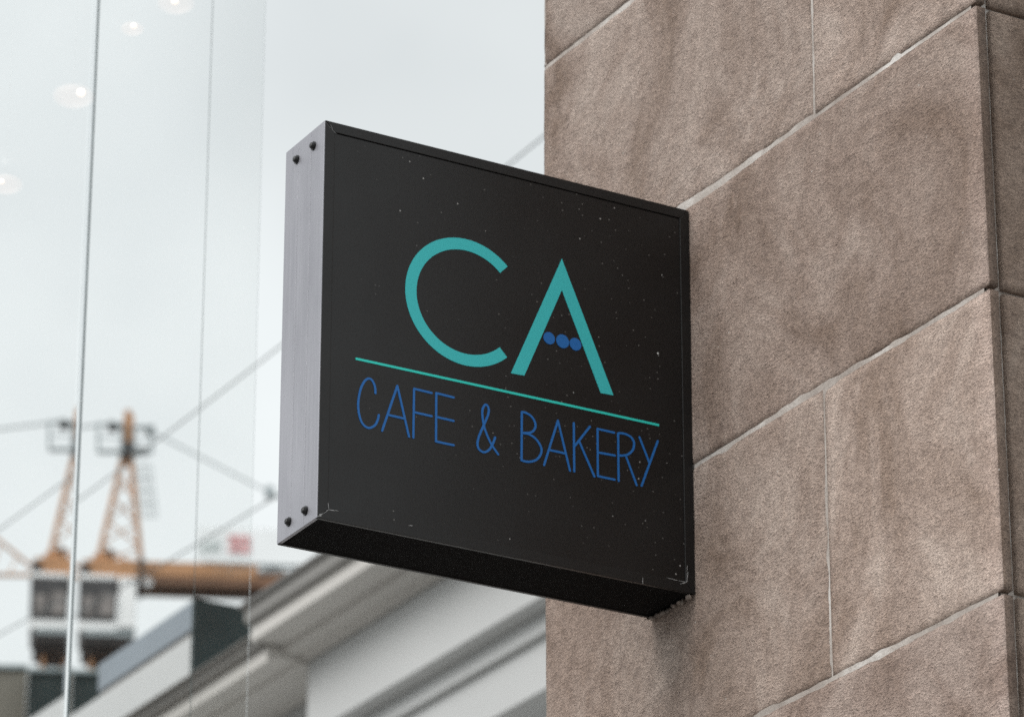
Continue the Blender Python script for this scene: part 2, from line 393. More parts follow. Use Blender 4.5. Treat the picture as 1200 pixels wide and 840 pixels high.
YF = OY+INS-.0006                                # face of the lettering
def uv(px, py): p = on_y(px, py, YF); return (p.x, p.z)
def catmull(P, n=8, closed=False):
    out = []; Q = [P[0]]+list(P)+[P[-1]]
    for i in range(1, len(Q)-2):
        a, b_, c, d = Q[i-1], Q[i], Q[i+1], Q[i+2]
        for t in [k/n for k in range(n)]:
            out.append(tuple(.5*((2*b_[k])+(-a[k]+c[k])*t+(2*a[k]-5*b_[k]+4*c[k]-d[k])*t*t+(-a[k]+3*b_[k]-3*c[k]+d[k])*t**3) for k in (0, 1)))
    out.append(tuple(P[-1])); return out
def prism_from(bm, pts, y0, y1):
    A = [bm.verts.new((x, y0, z)) for x, z in pts]; B = [bm.verts.new((x, y1, z)) for x, z in pts]; n = len(pts)
    for i in range(n): bm.faces.new((A[i], A[(i+1)%n], B[(i+1)%n], B[i]))
    bm.faces.new(A); bm.faces.new(B[::-1])
LET_N = [0]
def stroke(bm, pts, w, cap=True):
    """a ribbon of width w with round ends and round joins, as one outline"""
    LET_N[0] += 1; y = YF - .00005*(LET_N[0] % 6)
    h = w/2; L = []; Rr = []; n = len(pts)
    for i, p in enumerate(pts):
        a = Vector(pts[max(i-1, 0)]); b_ = Vector(pts[min(i+1, n-1)]); q = Vector(p)
        if 0 < i < n-1:
            d1 = (q-a).normalized(); d2 = (b_-q).normalized(); t = (d1+d2).normalized(); m_ = 1/max(.5, t.dot(d1))
        else: t = (b_-a).normalized(); m_ = 1
        nn = Vector((-t.y, t.x))*h*m_
        L.append(q+nn); Rr.append(q-nn)
    def capp(c, frm, sgn):
        f = frm-c; out = []
        for k in range(1, 6):
            an = sgn*math.pi*k/6; out.append(c+Vector((f.x*math.cos(an)-f.y*math.sin(an), f.x*math.sin(an)+f.y*math.cos(an))))
        return out
    outl = list(L)
    if cap: outl += capp(Vector(pts[-1]), L[-1], -1)
    outl += Rr[::-1]
    if cap: outl += capp(Vector(pts[0]), Rr[0], -1)
    A = [bm.verts.new((p.x, y, p.y)) for p in outl]; B = [bm.verts.new((p.x, OY+INS+.0003, p.y)) for p in outl]; k = len(outl)
    for i in range(k): bm.faces.new((A[i], A[(i+1)%k], B[(i+1)%k], B[i]))
    # faces as quads between both sides, caps as fans
    for i in range(n-1): bm.faces.new((A[i], A[i+1], A[2*n-1+ (5 if cap else 0) -(i+1)], A[2*n-1+(5 if cap else 0)-i]))
    if cap:
        bm.faces.new([A[i] for i in range(n-1, n+6)])
        bm.faces.new([A[i] for i in range(2*n+4, 2*n+10)]+[A[0]])
# --- big C: an arc ring fitted to measured points
ex = [(474.3,338.6),(530.8,278.5),(560.3,429),(594.5,311.9),(594.1,418.7)]
inn = [(488.8,338.6),(531.6,292.2),(556.4,416),(586.2,320.1),(586.2,407)]
def fit(pts):                                     # algebraic circle fit
    P = [uv(*p) for p in pts]; n = len(P)
    mx = sum(p[0] for p in P)/n; mz = sum(p[1] for p in P)/n
    su = sv = suu = svv = suv = suuu = svvv = suvv = svuu = 0
    for x, z in P:
        u, v_ = x-mx, z-mz; suu += u*u; svv += v_*v_; suv += u*v_; suuu += u**3; svvv += v_**3; suvv += u*v_*v_; svuu += v_*u*u
    a, b_ = .5*(suuu+suvv), .5*(svvv+svuu); dt = suu*svv-suv*suv
    uc = (a*svv-b_*suv)/dt; vc = (suu*b_-suv*a)/dt
    return uc+mx, vc+mz, math.sqrt(uc*uc+vc*vc+(suu+svv)/n)
cx1, cz1, r1 = fit(ex); cx2, cz2, r2 = fit(inn); print('C', cx1-OX, cz1-OZ, r1, cx2-OX, cz2-OZ, r2)
cc = ((cx1+cx2)/2, (cz1+cz2)/2)
def ang(p): q = uv(*p); return math.atan2(q[1]-cc[1], q[0]-cc[0])
aU, aL = ang((590.5, 316)), ang((590.2, 413))
if aL < 0: aL += 2*math.pi
bm = BM(); n = 96
ri, ro = r2, r1
rings = []
for i in range(n+1):
    a = aU+(aL-aU)*i/n
    rings.append([bm.verts.new((cc[0]+math.cos(a)*r_, y, cc[1]+math.sin(a)*r_)) for r_, y in ((ri, YF), (ro, YF), (ro, OY+INS+.0003), (ri, OY+INS+.0003))])
for a, b_ in zip(rings, rings[1:]):
    for k in range(4): bm.faces.new((a[k], a[(k+1)%4], b_[(k+1)%4], b_[k]))
bm.faces.new(rings[0]); bm.faces.new(rings[-1][::-1])
tag(link('letter', bm, M['teal'], sign), 'large teal letter C')
bm = BM()
ap, fo, fi, ia, ri_, ro_ = [uv(*p) for p in ((658.5,303.2),(598.8,437.2),(614.5,440),(658.5,339.8),(704.1,460.4),(719,463.1))]
y0_, y1_ = YF, OY+INS+.0003
A = {k: [bm.verts.new((p[0], y, p[1])) for y in (y0_, y1_)] for k, p in dict(ap=ap, fo=fo, fi=fi, ia=ia, ri=ri_, ro=ro_).items()}
o_ = ['ap', 'fo', 'fi', 'ia', 'ri', 'ro']
bm.faces.new([A[k][0] for k in ('ap', 'fo', 'fi', 'ia')]); bm.faces.new([A[k][0] for k in ('ap', 'ia', 'ri', 'ro')])
for i in range(6): a, b_ = A[o_[i]], A[o_[(i+1)%6]]; bm.faces.new((a[0], b_[0], b_[1], a[1]))
tag(link('letter', bm, M['teal'], sign), 'large teal letter A without crossbar')
for (px, py, r_) in ((643.6,396.3,.0093), (659.3,399.9,.0105), (674.3,403.4,.0096)):
    c = uv(px, py); bm = BM(); tube(bm, (c[0], YF-.0003, c[1]), (c[0], OY+INS+.0003, c[1]), r_, 32); link('dot', bm, M['blue'], sign)
bm = BM(); a, b_ = uv(416.9, 420.1), uv(772.5, 498.0); stroke(bm, [a, b_], .0036, False); link('underline', bm, M['green'], sign)
f4 = lambda P: [uv(400+x/6, 420+y/6) for x, y in P]
f5 = lambda P: [uv(590+x/5.6, 440+y/5.6) for x, y in P]
LW = .0033
def letter(name, parts):
    bm = BM()
    for P, sm in parts:
        Q = catmull(P) if sm else P
        if name == 'ampersand': stroke(bm, Q[:38], LW); stroke(bm, Q[37:], LW)
        else: stroke(bm, Q, LW)
    tag(link('letter', bm, M['blue'], sign), 'thin blue '+name)
letter('letter C', [(f4([(240,243),(237,200),(220,158),(195,141),(165,158),(136,215),(120,300),(122,370),(140,440),(168,477),(200,487),(235,470),(255,435),(264,397)]), 1)])
letter('letter A', [(f4([(287,507),(394,192)]), 0), (f4([(394,192),(476,549)]), 0), (f4([(333,397),(446,423)]), 0)])
letter('letter F', [(f4([(507,555),(512,212)]), 0), (f4([(512,212),(635,242)]), 0), (f4([(512,377),(635,405)]), 0)])
letter('letter E', [(f4([(668,243),(790,274)]), 0), (f4([(668,243),(666,583)]), 0), (f4([(666,583),(790,609)]), 0), (f4([(668,410),(790,438)]), 0)])
letter('ampersand', [(f4([(1103,673),(1050,592),(1008,490),(993,405),(995,352),(1016,324),(1035,348),(1034,388),(1008,455),(973,535),(958,592),(967,635),(1003,658),(1040,640),(1065,600),(1082,555)]), 1)])
letter('letter B', [(f5([(119,556),(121,239)]), 0), (f5([(121,239),(152,246),(190,275),(210,318),(204,352),(178,373),(122,376)]), 1), (f5([(122,376),(165,384),(212,415),(247,470),(245,515),(215,552),(165,565),(119,556)]), 1)])
letter('letter A', [(f5([(267,586),(358,295)]), 0), (f5([(358,295),(437,624)]), 0), (f5([(305,488),(405,510)]), 0)])
letter('letter K', [(f5([(462,312),(465,628)]), 0), (f5([(567,335),(465,465)]), 0), (f5([(498,433),(597,661)]), 0)])
letter('letter E', [(f5([(618,349),(727,374)]), 0), (f5([(618,349),(620,659)]), 0), (f5([(620,659),(730,682)]), 0), (f5([(618,503),(731,524)]), 0)])
letter('letter R', [(f5([(756,690),(753,378)]), 0), (f5([(753,378),(790,380),(835,402),(857,440),(850,485),(820,515),(785,524),(756,524)]), 1), (f5([(803,524),(875,718)]), 0)])
letter('letter Y', [(f5([(893,404),(957,568)]), 0), (f5([(1013,430),(907,722)]), 0)])
# bare-metal scuffs at the corners of the frame
def scuff(a, b_, w, y=OY-.0003):
    bm = BM(); a, b_ = Vector(a), Vector(b_); k = 7; t = (b_-a).normalized(); nn = Vector((-t.y, t.x)); Lp = []; Rp = []
    for i in range(k+1):
        c = a+(b_-a)*i/k; ww = w*(.25+.9*random.random())*(1 if 0 < i < k else .2); c = c+nn*random.uniform(-.3, .3)*w
        Lp.append(bm.verts.new((*(c+nn*ww/2),)[:1]+(y,)+((c+nn*ww/2).y,))); Rp.append(bm.verts.new(((c-nn*ww/2).x, y, (c-nn*ww/2).y)))
    top = Lp+Rp[::-1]
    for i in range(k): bm.faces.new((Lp[i], Lp[i+1], Rp[i+1], Rp[i]))
    g = bmesh.ops.extrude_face_region(bm, geom=[f for f in bm.faces if f.verts[0] in top])
    for v_ in [e for e in g['geom'] if isinstance(e, bmesh.types.BMVert)]: v_.co.y += .0005
    link('paint_chip', bm, M['chip'], sign)
def U(px, py): p = on_y(px, py, OY-.0003); return (p.x, p.z)
for a, b_, w in (((373.5, 604), (385.5, 597), .0020), ((385.5, 597), (397, 598.5), .0011), ((385.3, 597), (384.6, 588.5), .0008), ((373.6, 603), (381, 600), .0012),
                 ((806, 682.3), (781, 676.5), .0010), ((805, 681), (805.5, 662), .0009), ((804.5, 682), (806.5, 670), .0018), ((753.3, 683.5), (753.3, 676), .0008),
                 ((391.5, 155), (387, 146), .0007), ((479, 615), (483.5, 615.6), .0016), ((381.5, 143.5), (394, 157), .0004),
                 ((797, 683.6), (803, 682.8), .0012), ((372.2, 604.6), (377, 604.5), .0010)):
    scuff(U(*a), U(*b_), w)
# ragged sealant where the box meets the wall
bm = BM()
for i in range(15):
    t = i/15+random.uniform(-.04, .04); yy = OY+.01+(D-.012)*t; r_ = random.uniform(.0012, .0042)
    m_ = Matrix.Translation((XW-.003-random.random()*.004, yy, Z0-.0015-random.random()*.004)) @ Matrix.Diagonal((random.uniform(.7, 1.6), random.uniform(.8, 1.8), random.uniform(.6, 1.3), 1))
    g = bmesh.ops.create_icosphere(bm, subdivisions=2, radius=r_, matrix=m_)
    for v_ in g['verts']: v_.co += mnoise.noise_vector(v_.co*380)*.0028
for i in range(9):
    yy = OY+D*random.uniform(.35, 1); a = Vector((XW-.006, yy, Z0-.001)); tube(bm, a, a+Vector((random.uniform(-.012, .002), random.uniform(-.008, .006), -random.uniform(.004, .013))), .0011, 5, .0003)
link('sealant', bm, M['sealant'], sign, True)

# ------------------------------------------------------------------ white building with cornice, farther along the street
XP = 9.0
def kk(px, py): d = ray(px, py); return d.z/d.x           # a line along the street seen through this pixel: z - CAMZ = x * kk
def zk(x, k_): return CAMZ + x*k_
def prof(pts): return [(XP-o, zk(XP-o, k_)) if k_ < 2 else (XP-o, k_) for o, k_ in pts]
wb = empty('white_building', (XP+4, 15, 0), 'white rendered building with a deep grey moulded cornice, seen below the sign', 'building')
yN, yE = 8.5, 17.76
k1, k2, k3, k4, k5 = .8261, .8100, .8011, .7852, .7679
def cyma(a, b_, n=6, s_=1):
    return [(a[0]+(b_[0]-a[0])*t+s_*.010*math.sin(t*2*math.pi), a[1]+(b_[1]-a[1])*t+s_*.012*math.sin(t*2*math.pi)) for t in [i/n for i in range(1, n)]]
pw = (XP+.01, zk(XP, k5)); pb = (XP-.14, zk(XP-.14, k4)); ps = (XP-.31, zk(XP-.31, k3)); pf = (XP-.31, zk(XP-.31, k2)); pt = (XP-.38, zk(XP-.38, k1)-.006)
P_ = [pw, (XP-.02, pw[1]-.004)] + cyma((XP-.02, pw[1]), pb) + [pb, (pb[0]-.004, pb[1]+.012), (XP-.285, pb[1]+.012), (XP-.29, ps[1]), ps, pf, (XP+.01, pf[1])]
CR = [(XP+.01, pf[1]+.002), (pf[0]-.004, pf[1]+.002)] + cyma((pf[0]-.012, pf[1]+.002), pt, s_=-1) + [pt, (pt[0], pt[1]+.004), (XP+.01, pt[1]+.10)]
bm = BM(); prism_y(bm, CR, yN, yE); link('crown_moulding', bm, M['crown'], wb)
bm = BM(); prism_y(bm, P_, yN, yE); link('cornice', bm, M['cornice'], wb)
bm = BM(); prism_y(bm, [(pt[0]-.004, pt[1]+.0045), (pt[0]-.004, pt[1]+.016), (XP+.01, pt[1]+.112), (XP+.01, pt[1]+.102), (pt[0]+.002, pt[1]+.0145)], yN, yE+.006); link('flashing', bm, M['lead'], wb)
z1 = zk(XP, kk(600, 719)); X1 = (z1-CAMZ)/kk(600, 737); z2 = zk(X1, kk(600, 761)); X2 = (z2-CAMZ)/kk(600, 768); z3 = zk(X2, kk(636, 808)); X3 = X2+.32
print('steps', z1, X1, z2, X2, z3)
bm = BM(); prism_y(bm, [(XP+.012, pt[1]+.10), (XP+.012, pw[1]-.01), (XP+.0, pw[1]-.01), (XP, z1), (X1, z1), (X1, z2), (X2, z2), (X2, z3), (X3, z3), (X3, .1), (XP+8, .1), (XP+8, pt[1]+.10)], yN, yE-.004); link('wall', bm, M['white_render'], wb)
for q in range(4):                                # windows of the storey under the lowest band
    y = 9.1+q*2.1; bm = BM(); zz = z3-1.5; box(bm, (X3-.03, y, zz-.9), (X3+.02, y+1.0, zz+.8)); fr = link('window', bm, M['window_frame'], wb)
    bm = BM(); box(bm, (X3-.034, y+.06, zz-.84), (X3-.0305, y+.94, zz+.74)); link('pane', bm, M['dark_window'], fr)

# ------------------------------------------------------------------ lower building next along the street
gb = empty('lower_building', (XP+4, yE+5, 0), 'lower grey building with a corniced edge, next beyond the end of the white building', 'building')
yB = 48.0
XL = XP+.24; f0 = (XP-.22, zk(XP-.22, .7838)); f1 = (XP-.22, zk(XP-.22, .7925)); t0 = (XP-.31, zk(XP-.31, .8052))
Q_ = [(XL+.02, f0[1]+.01), (XP-.05, f0[1]+.01), (XP-.055, f0[1]+.025), (XP-.19, f0[1]+.025), (XP-.195, f0[1]), f0, f1, (XL+.02, f1[1])]
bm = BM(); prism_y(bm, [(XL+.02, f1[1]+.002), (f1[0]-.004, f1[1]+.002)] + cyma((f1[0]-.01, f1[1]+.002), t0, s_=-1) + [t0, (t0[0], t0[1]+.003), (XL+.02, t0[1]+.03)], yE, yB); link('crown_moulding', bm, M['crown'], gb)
bm = BM(); prism_y(bm, Q_, yE, yB); link('cornice', bm, M['cornice'], gb)
bm = BM(); box(bm, (XL, yE+.002, .1), (XP+.45, yB, f0[1]+.009)); link('wall', bm, M['white_render'], gb)

# ------------------------------------------------------------------ building with blue grey roof edge and dark gable
XZ = 9.6
zg = empty('metal_edged_building', (XZ+2.5, XZ*2.2, 0), 'building with blue grey metal roof edge and dark teal end wall, under the counter jib', 'building')
ys, ye = XZ*2.1214, XZ*2.335
zt3, zf3 = zk(XZ, .8498), zk(XZ, .8325)
bm = BM(); box(bm, (XZ, ys, zf3), (XZ+5, XZ*2.25, zt3)); link('roof_edge', bm, M['zinc'], zg)
bm = BM(); box(bm, (XZ+.012, ys+.01, zf3-.03), (XZ+4.9, XZ*2.25-.02, zf3-.002)); link('gutter', bm, M['lead'], zg)
bm = BM(); box(bm, (XZ+.004, ys+.012, .1), (XZ+4.9, ye-.03, zf3-.032)); link('wall', bm, M['white_render'], zg)
bm = BM(); box(bm, (XZ-.002, ys-.03, .1), (XZ+5.01, ys-.003, zt3+.006)); link('end_wall', bm, M['dark_teal'], zg)

def slabbox(name, px0, px1, pyt, pyb, dist, depth, m, label, cat, dl=0):
    """a box facing the camera side at horizontal distance dist; measured width and height"""
    a = ray(px0, pyt); b_ = ray(px1, pyt+dl); c = ray(px0, pyb)
    k = dist/math.hypot(a.x, a.y); A_ = CAM+a*k; B_ = CAM+b_*k
    C_ = CAM+c*(dist/math.hypot(c.x, c.y)); dr = Vector((a.x, a.y, 0)).normalized()
    A0, B0 = Vector((A_.x, A_.y, 0)), Vector((B_.x, B_.y, 0))
    root = empty(name, (A0+B0)/2, label, cat)
    bm = BM(); zt_ = A_.z; zb0 = 0.1
    q = [A0, B0, B0+dr*depth, A0+dr*depth]
    lo = [bm.verts.new((p.x, p.y, zb0)) for p in q]; hi = [bm.verts.new((p.x, p.y, zt_)) for p in q]
    for i in range(4): bm.faces.new((lo[i], lo[(i+1)%4], hi[(i+1)%4], hi[i]))
    bm.faces.new(lo[::-1]); bm.faces.new(hi)
    link('wall', bm, m, root)
    bm = BM(); e_ = .06; cap = [A0-dr*e_, B0-dr*e_, B0+dr*(depth+e_), A0+dr*(depth+e_)]
    lo = [bm.verts.new((p.x, p.y, zt_+.002)) for p in cap]; hi = [bm.verts.new((p.x, p.y, zt_+.06)) for p in cap]
    for i in range(4): bm.faces.new((lo[i], lo[(i+1)%4], hi[(i+1)%4], hi[i]))
    bm.faces.new(lo[::-1]); bm.faces.new(hi); link('coping', bm, M['gasket'], root)
    return root
slabbox('roof_block', 84, 150, 790, 840, 60.0, 6, M['dark_teal'], 'low dark teal block below the crane at bottom left', 'building', 3)
slabbox('roof_block', 20, 83.5, 786, 840, 60.5, 5, M['brown_grey'], 'brownish grey block at the bottom left corner, left of the dark teal block', 'building', 2)

# ------------------------------------------------------------------ tower crane
CD = 190.0
c0 = ray(132, 700); k = CD/math.hypot(c0.x, c0.y); CB = CAM+c0*k
dv = Vector((c0.x, c0.y, 0)).normalized(); rv = Vector((dv.y, -dv.x, 0))
crane = empty('tower_crane', (CB.x, CB.y, 0), 'orange tower crane with white cab and A frame top, seen through the glass', 'crane')
def CP(px, py, dep=0.0):
    """point of the crane in its own upright plane (dep metres behind it)"""
    d = ray(px, py); n_ = dv; t = (Vector((CB.x, CB.y, 0)).dot(n_)+dep)/(Vector((d.x, d.y, 0)).dot(n_)); return CAM+d*t
def beam(bm, a, b_, w): tube(bm, a, b_, w, 4)
def cbox(bm, px0, py0, px1, py1, d0, d1, bev=0):
    a = CP(px0, py1, 0); b_ = CP(px1, py0, 0); xa = (a-CB).dot(rv); xb = (b_-CB).dot(rv)
    vs = []
    for z in (a.z, b_.z):
        for (x, d) in ((xa, d0), (xb, d0), (xb, d1), (xa, d1)):
            p = Vector((CB.x, CB.y, 0))+rv*x+dv*d; vs.append(bm.verts.new((p.x, p.y, z)))
    fs = [bm.faces.new([vs[i] for i in f]) for f in ((0,3,2,1),(4,5,6,7),(0,1,5,4),(1,2,6,5),(2,3,7,6),(3,0,4,7))]
    if bev: bmesh.ops.bevel(bm, geom=list({e for f in fs for e in f.edges}), offset=bev, segments=2, profile=.5, affect='EDGES')
# A-frame
bm = BM()
for dep in (-.8, .8):
    s = .35 if dep < 0 else .35
    la, lb = CP(145, 530, dep*.4), CP(113, 664, dep); ra, rb = CP(153, 532, dep*.4), CP(166, 668, dep)
    beam(bm, la, lb, .14); beam(bm, ra, rb, .14)
    K = 5
    for i in range(K):
        t0, t1 = i/K, (i+1)/K
        beam(bm, la.lerp(lb, t0), ra.lerp(rb, t1), .055); beam(bm, ra.lerp(rb, t0), la.lerp(lb, t1), .05)
for (x, y) in ((121, 632), (160, 610), (137, 565), (156, 560)): beam(bm, CP(x, y, -.6), CP(x, y, .6), .10)
link('a_frame', bm, M['orange'], crane)
bm = BM(); cbox(bm, 143.5, 489, 157, 524, -.4, .4); cbox(bm, 146, 482, 154, 492, -.2, .2); link('mast_head', bm, M['orange'], crane)
bm = BM(); cbox(bm, 140, 522, 155, 541, -.5, .5); cbox(bm, 154, 527, 172, 531, -.3, .3); link('sheave_block', bm, M['crane_black'], crane)
bm = BM(); cbox(bm, 126, 496.5, 137, 503, -.3, .3); cbox(bm, 136, 498, 146, 502, -.1, .1); link('pulley', bm, M['crane_black'], crane)
def rail(px0, py0, px1, py1, r_=.05, bars=2):
    bm = BM()
    for dep in (-.5, .5):
        c = [CP(px0, py0, dep), CP(px1, py0, dep), CP(px1, py1, dep), CP(px0, py1, dep)]
        for i in range(4): beam(bm, c[i], c[(i+1) % 4], r_*(1.6 if i == 2 else 1))
        for j in range(1, bars): beam(bm, c[0].lerp(c[3], j/bars), c[1].lerp(c[2], j/bars), r_*.5)
    for (x, y) in ((px0, py0), (px1, py0), (px1, py1), (px0, py1)): beam(bm, CP(x, y, -.5), CP(x, y, .5), r_)
    link('platform', bm, M['crane_grey'], crane)
rail(115, 497, 143, 529, .075); rail(157, 500, 178, 530, .07)
bm = BM()
for dep in (-.3, .3):
    for x in (0, 6, 12, 17): beam(bm, CP(160+x, 545, dep), CP(167+x, 605, dep), .028)
    for i in range(5): beam(bm, CP(160+i*1.8, 545+i*15, dep), CP(177+i*1.8, 545+i*15, dep), .03)
link('ladder_cage', bm, M['crane_grey'], crane)
bm = BM(); cbox(bm, 96, 668, 172, 686, -1.2, 1.2); cbox(bm, 108, 658, 136, 669, -.9, .9); cbox(bm, 118, 650, 128, 659, -.6, .6); cbox(bm, 139, 664, 160, 669, -.9, .9); link('slewing_platform', bm, M['orange'], crane)
bm = BM(); cbox(bm, 93, 672, 105, 688, -1.3, 1.3); cbox(bm, 126, 652, 133, 668, -.9, -.4); cbox(bm, 161, 664, 168, 690, -1.3, 1.3); link('machinery', bm, M['crane_black'], crane)
bm = BM(); tube(bm, CP(173.5, 682, -1.5), CP(173.5, 682, -1.2), .22, 16); tube(bm, CP(152, 682, -1.5), CP(152, 682, -1.2), .25, 16); link('drum', bm, M['cab_white'], crane)
bm = BM(); cbox(bm, 137, 688, 160, 748, -1.5, 1.4, .08); cbox(bm, 91, 740, 137, 751, -1.5, 1.4, .05); cbox(bm, 92, 686, 137, 691, -1.5, 1.4, .05); cab = link('cab', bm, M['cab_white'], crane)
def sub(name, bm, m, par):
    o = link(name, bm, m, crane); o.parent = par; return o
bm = BM(); cbox(bm, 90.5, 691.5, 137.5, 740, -1.56, 1.3, .1); sub('cab_window', bm, M['cab_glass'], cab)
bm = BM(); cbox(bm, 96, 712, 110, 733, -1.62, -1.57); cbox(bm, 116, 709, 134, 734, -1.62, -1.57); sub('blind', bm, M['cab_seat'], cab)
bm = BM(); cbox(bm, 97, 754, 157, 757, -1.6, 1.6)
for i in range(14): cbox(bm, 97+i*4.6, 749, 98+i*4.6, 756, -1.6, -1.5)
link('walkway', bm, M['crane_grey'], crane)
bm = BM(); cbox(bm, 94, 758, 148, 767, -1.5, 1.5, .1); cbox(bm, 101, 766, 142, 774, -1.2, 1.2, .1); link('slew_ring', bm, M['crane_black'], crane)
bm = BM()                                         # mast down to the ground
mx0, mx1 = (CP(107, 770, 0)-CB).dot(rv), (CP(136, 770, 0)-CB).dot(rv); top = CP(120, 774, 0).z
def MPt(x, d, z): p = Vector((CB.x, CB.y, 0))+rv*x+dv*d; return Vector((p.x, p.y, z))
cs = [(mx0, -.6), (mx1, -.6), (mx1, .6), (mx0, .6)]
for x, d in cs: beam(bm, MPt(x, d, 0), MPt(x, d, top), .09)
nz = int(top/2.2)
for i in range(nz):
    for q in range(4):
        a, b_ = cs[q], cs[(q+1) % 4]; beam(bm, MPt(*a, top*i/nz), MPt(*b_, top*(i+1)/nz), .05); beam(bm, MPt(*a, top*(i+1)/nz), MPt(*b_, top*(i+1)/nz), .05)
link('mast', bm, M['orange'], crane)
bm = BM(); cbox(bm, 166, 680, 420, 691, -.9, .9); link('counter_jib', bm, M['orange_dark'], crane)
bm = BM(); cbox(bm, 168, 670, 300, 681.5, -.95, .8); cbox(bm, 176, 667, 235, 673, -.6, .6); cbox(bm, 205, 663, 222, 668, -.4, .4); cbox(bm, 184, 664, 194, 668, -.4, .4); link('jib_deck', bm, M['orange'], crane)
bm = BM()
for i in range(24): cbox(bm, 240+i*6, 668, 242.4+i*6, 681, -.95, -.85)
cbox(bm, 238, 666.5, 400, 669.5, -.95, -.85); link('railing', bm, M['crane_grey'], crane)
bm = BM(); cbox(bm, 243, 670, 258, 680, -.84, -.2); link('winch_box', bm, M['cab_white'], crane)
bm = BM(); cbox(bm, 308, 671, 330, 679, -.84, -.2); link('winch_box', bm, M['cab_white'], crane)
bm = BM(); cbox(bm, 229, 632, 400, 666, -.98, -.93); ban = link('banner', bm, M['banner'], crane)
bm = BM()
for r_ in ((267, 637, 292, 641), (273, 645, 292, 648), (267, 652, 292, 656), (287, 641, 292, 652), (267, 636, 272, 646), (272, 640, 279, 656)): cbox(bm, *r_, -1.03, -.985)
sub('emblem', bm, M['red'], ban)
bm = BM()
for r_ in ((234, 650, 238, 656), (237, 643, 240, 655), (244, 641, 246, 656), (249, 642, 252, 655), (246, 650, 249, 653), (255, 641, 257, 656)): cbox(bm, *r_, -1.02, -.985)
sub('print_mark', bm, M['banner_grey'], ban)
# working jib, to the left
bm = BM()
for dep in (-.6, .6): beam(bm, CP(96, 676, dep), CP(-900, 676, dep), .10)
beam(bm, CP(96, 668, 0), CP(40, 624, 0), .09); beam(bm, CP(40, 624, 0), CP(-900, 624, 0), .09)
for i in range(22):
    x = 40-i*44
    for dep in (-.6, .6): beam(bm, CP(x, 624, 0), CP(x-22, 676, dep), .05); beam(bm, CP(x-44, 624, 0), CP(x-22, 676, dep), .05)
for i in range(3): beam(bm, CP(96-i*20, 669-i*14, 0), CP(86-i*20, 676, -.6), .04)
link('jib', bm, M['orange'], crane)
bm = BM(); path_tube(bm, [CP(130, 496), CP(57, 505), CP(-500, 600)], .055, 5); path_tube(bm, [CP(178, 506), CP(316, 577), CP(400, 620)], .05, 5); path_tube(bm, [CP(155, 500), CP(178, 506)], .07, 5)
cbox(bm, 311, 571, 321, 583, -.2, .2); cbox(bm, 172, 500, 181, 510, -.2, .2); link('pendant_bar', bm, M['crane_grey'], crane)

# ------------------------------------------------------------------ overhead wires
def wire(p0, p1, d0, d1, r_, label, ext0=.1, ext1=.6):
    a = ray(*p0); b_ = ray(*p1); A_ = CAM+a*(d0/a.length); B_ = CAM+b_*(d1/b_.length); d = B_-A_
    A_ = A_-d*ext0; B_ = B_+d*ext1
    bm = BM(); n_ = 24; pts = [A_.lerp(B_, i/n_)-Vector((0, 0, .10*4*(i/n_)*(1-i/n_))) for i in range(n_+1)]
    path_tube(bm, pts, r_, 6); o = link('overhead_wire', bm, M['wire'], None, True)
    tag(o, label, 'wire', 'overhead wires across the sky')
wire((640, 157), (90, 572), 22, 30, .0055, 'upper thin overhead wire passing behind the top of the sign', .02, .9)
wire((336, 562), (180, 652), 26, 29, .0055, 'lower thin overhead wire passing left from the lower part of the sign', 1.2, 3.5)

# ------------------------------------------------------------------ glass screen at left
YG = 7.0
gs = empty('glass_screen', (on_y(98, 400, YG).x, YG, 0), 'tall frameless glass screen of clear panes standing left of the sign', 'glass screen')
xs_ = on_y(97.5, 420, YG).x; xo0 = on_y(236, 420, YG).x; xo1 = on_y(225, 800, YG).x; xe = on_y(300, 420, YG).x; xl = on_y(-420, 420, YG).x
def pane(xa, xb, y0a, y0b, y1a, y1b, z0=.12, z1=8.0):
    """pane whose back may lie at an angle to its front; y given at the left and right edge"""
    bm = BM(); vs = [bm.verts.new(c) for c in ((xa, y0a, z0), (xb, y0b, z0), (xb, y1b, z0), (xa, y1a, z0), (xa, y0a, z1), (xb, y0b, z1), (xb, y1b, z1), (xa, y1a, z1))]
    for f in ((0,3,2,1),(4,5,6,7),(0,1,5,4),(1,2,6,5),(2,3,7,6),(3,0,4,7)): bm.faces.new([vs[i] for i in f])
    return link('glass_pane', bm, M['glass'], gs)
wl = xs_-.004-xl; AL = .0192
pane(xl, xs_-.0023, YG, YG, YG+.004, YG+.004+wl*AL)
pane(xs_+.0023, xe, YG, YG, YG+.0018, YG+.0018)
bm = BM(); box(bm, (xo0-.0005, YG-.0009, .12), (xo0+.0005, YG-.0002, 8.0)); link('gasket', bm, M['gasket_pale'], gs)
bm = BM(); box(bm, (xe+.0001, YG-.0002, .12), (xe+.0004, YG+.0019, 8.0)); link('gasket', bm, M['gasket_pale'], gs)
bm = BM(); box(bm, (xs_-.0022, YG-.0005, .12), (xs_+.0022, YG+.022, 8.0)); link('gasket', bm, M['gasket'], gs)
bm = BM(); box(bm, (xl-.05, YG-.04, 0.001), (xe+.05, YG+.09, .119), .006); link('base_channel', bm, M['steel'], gs)

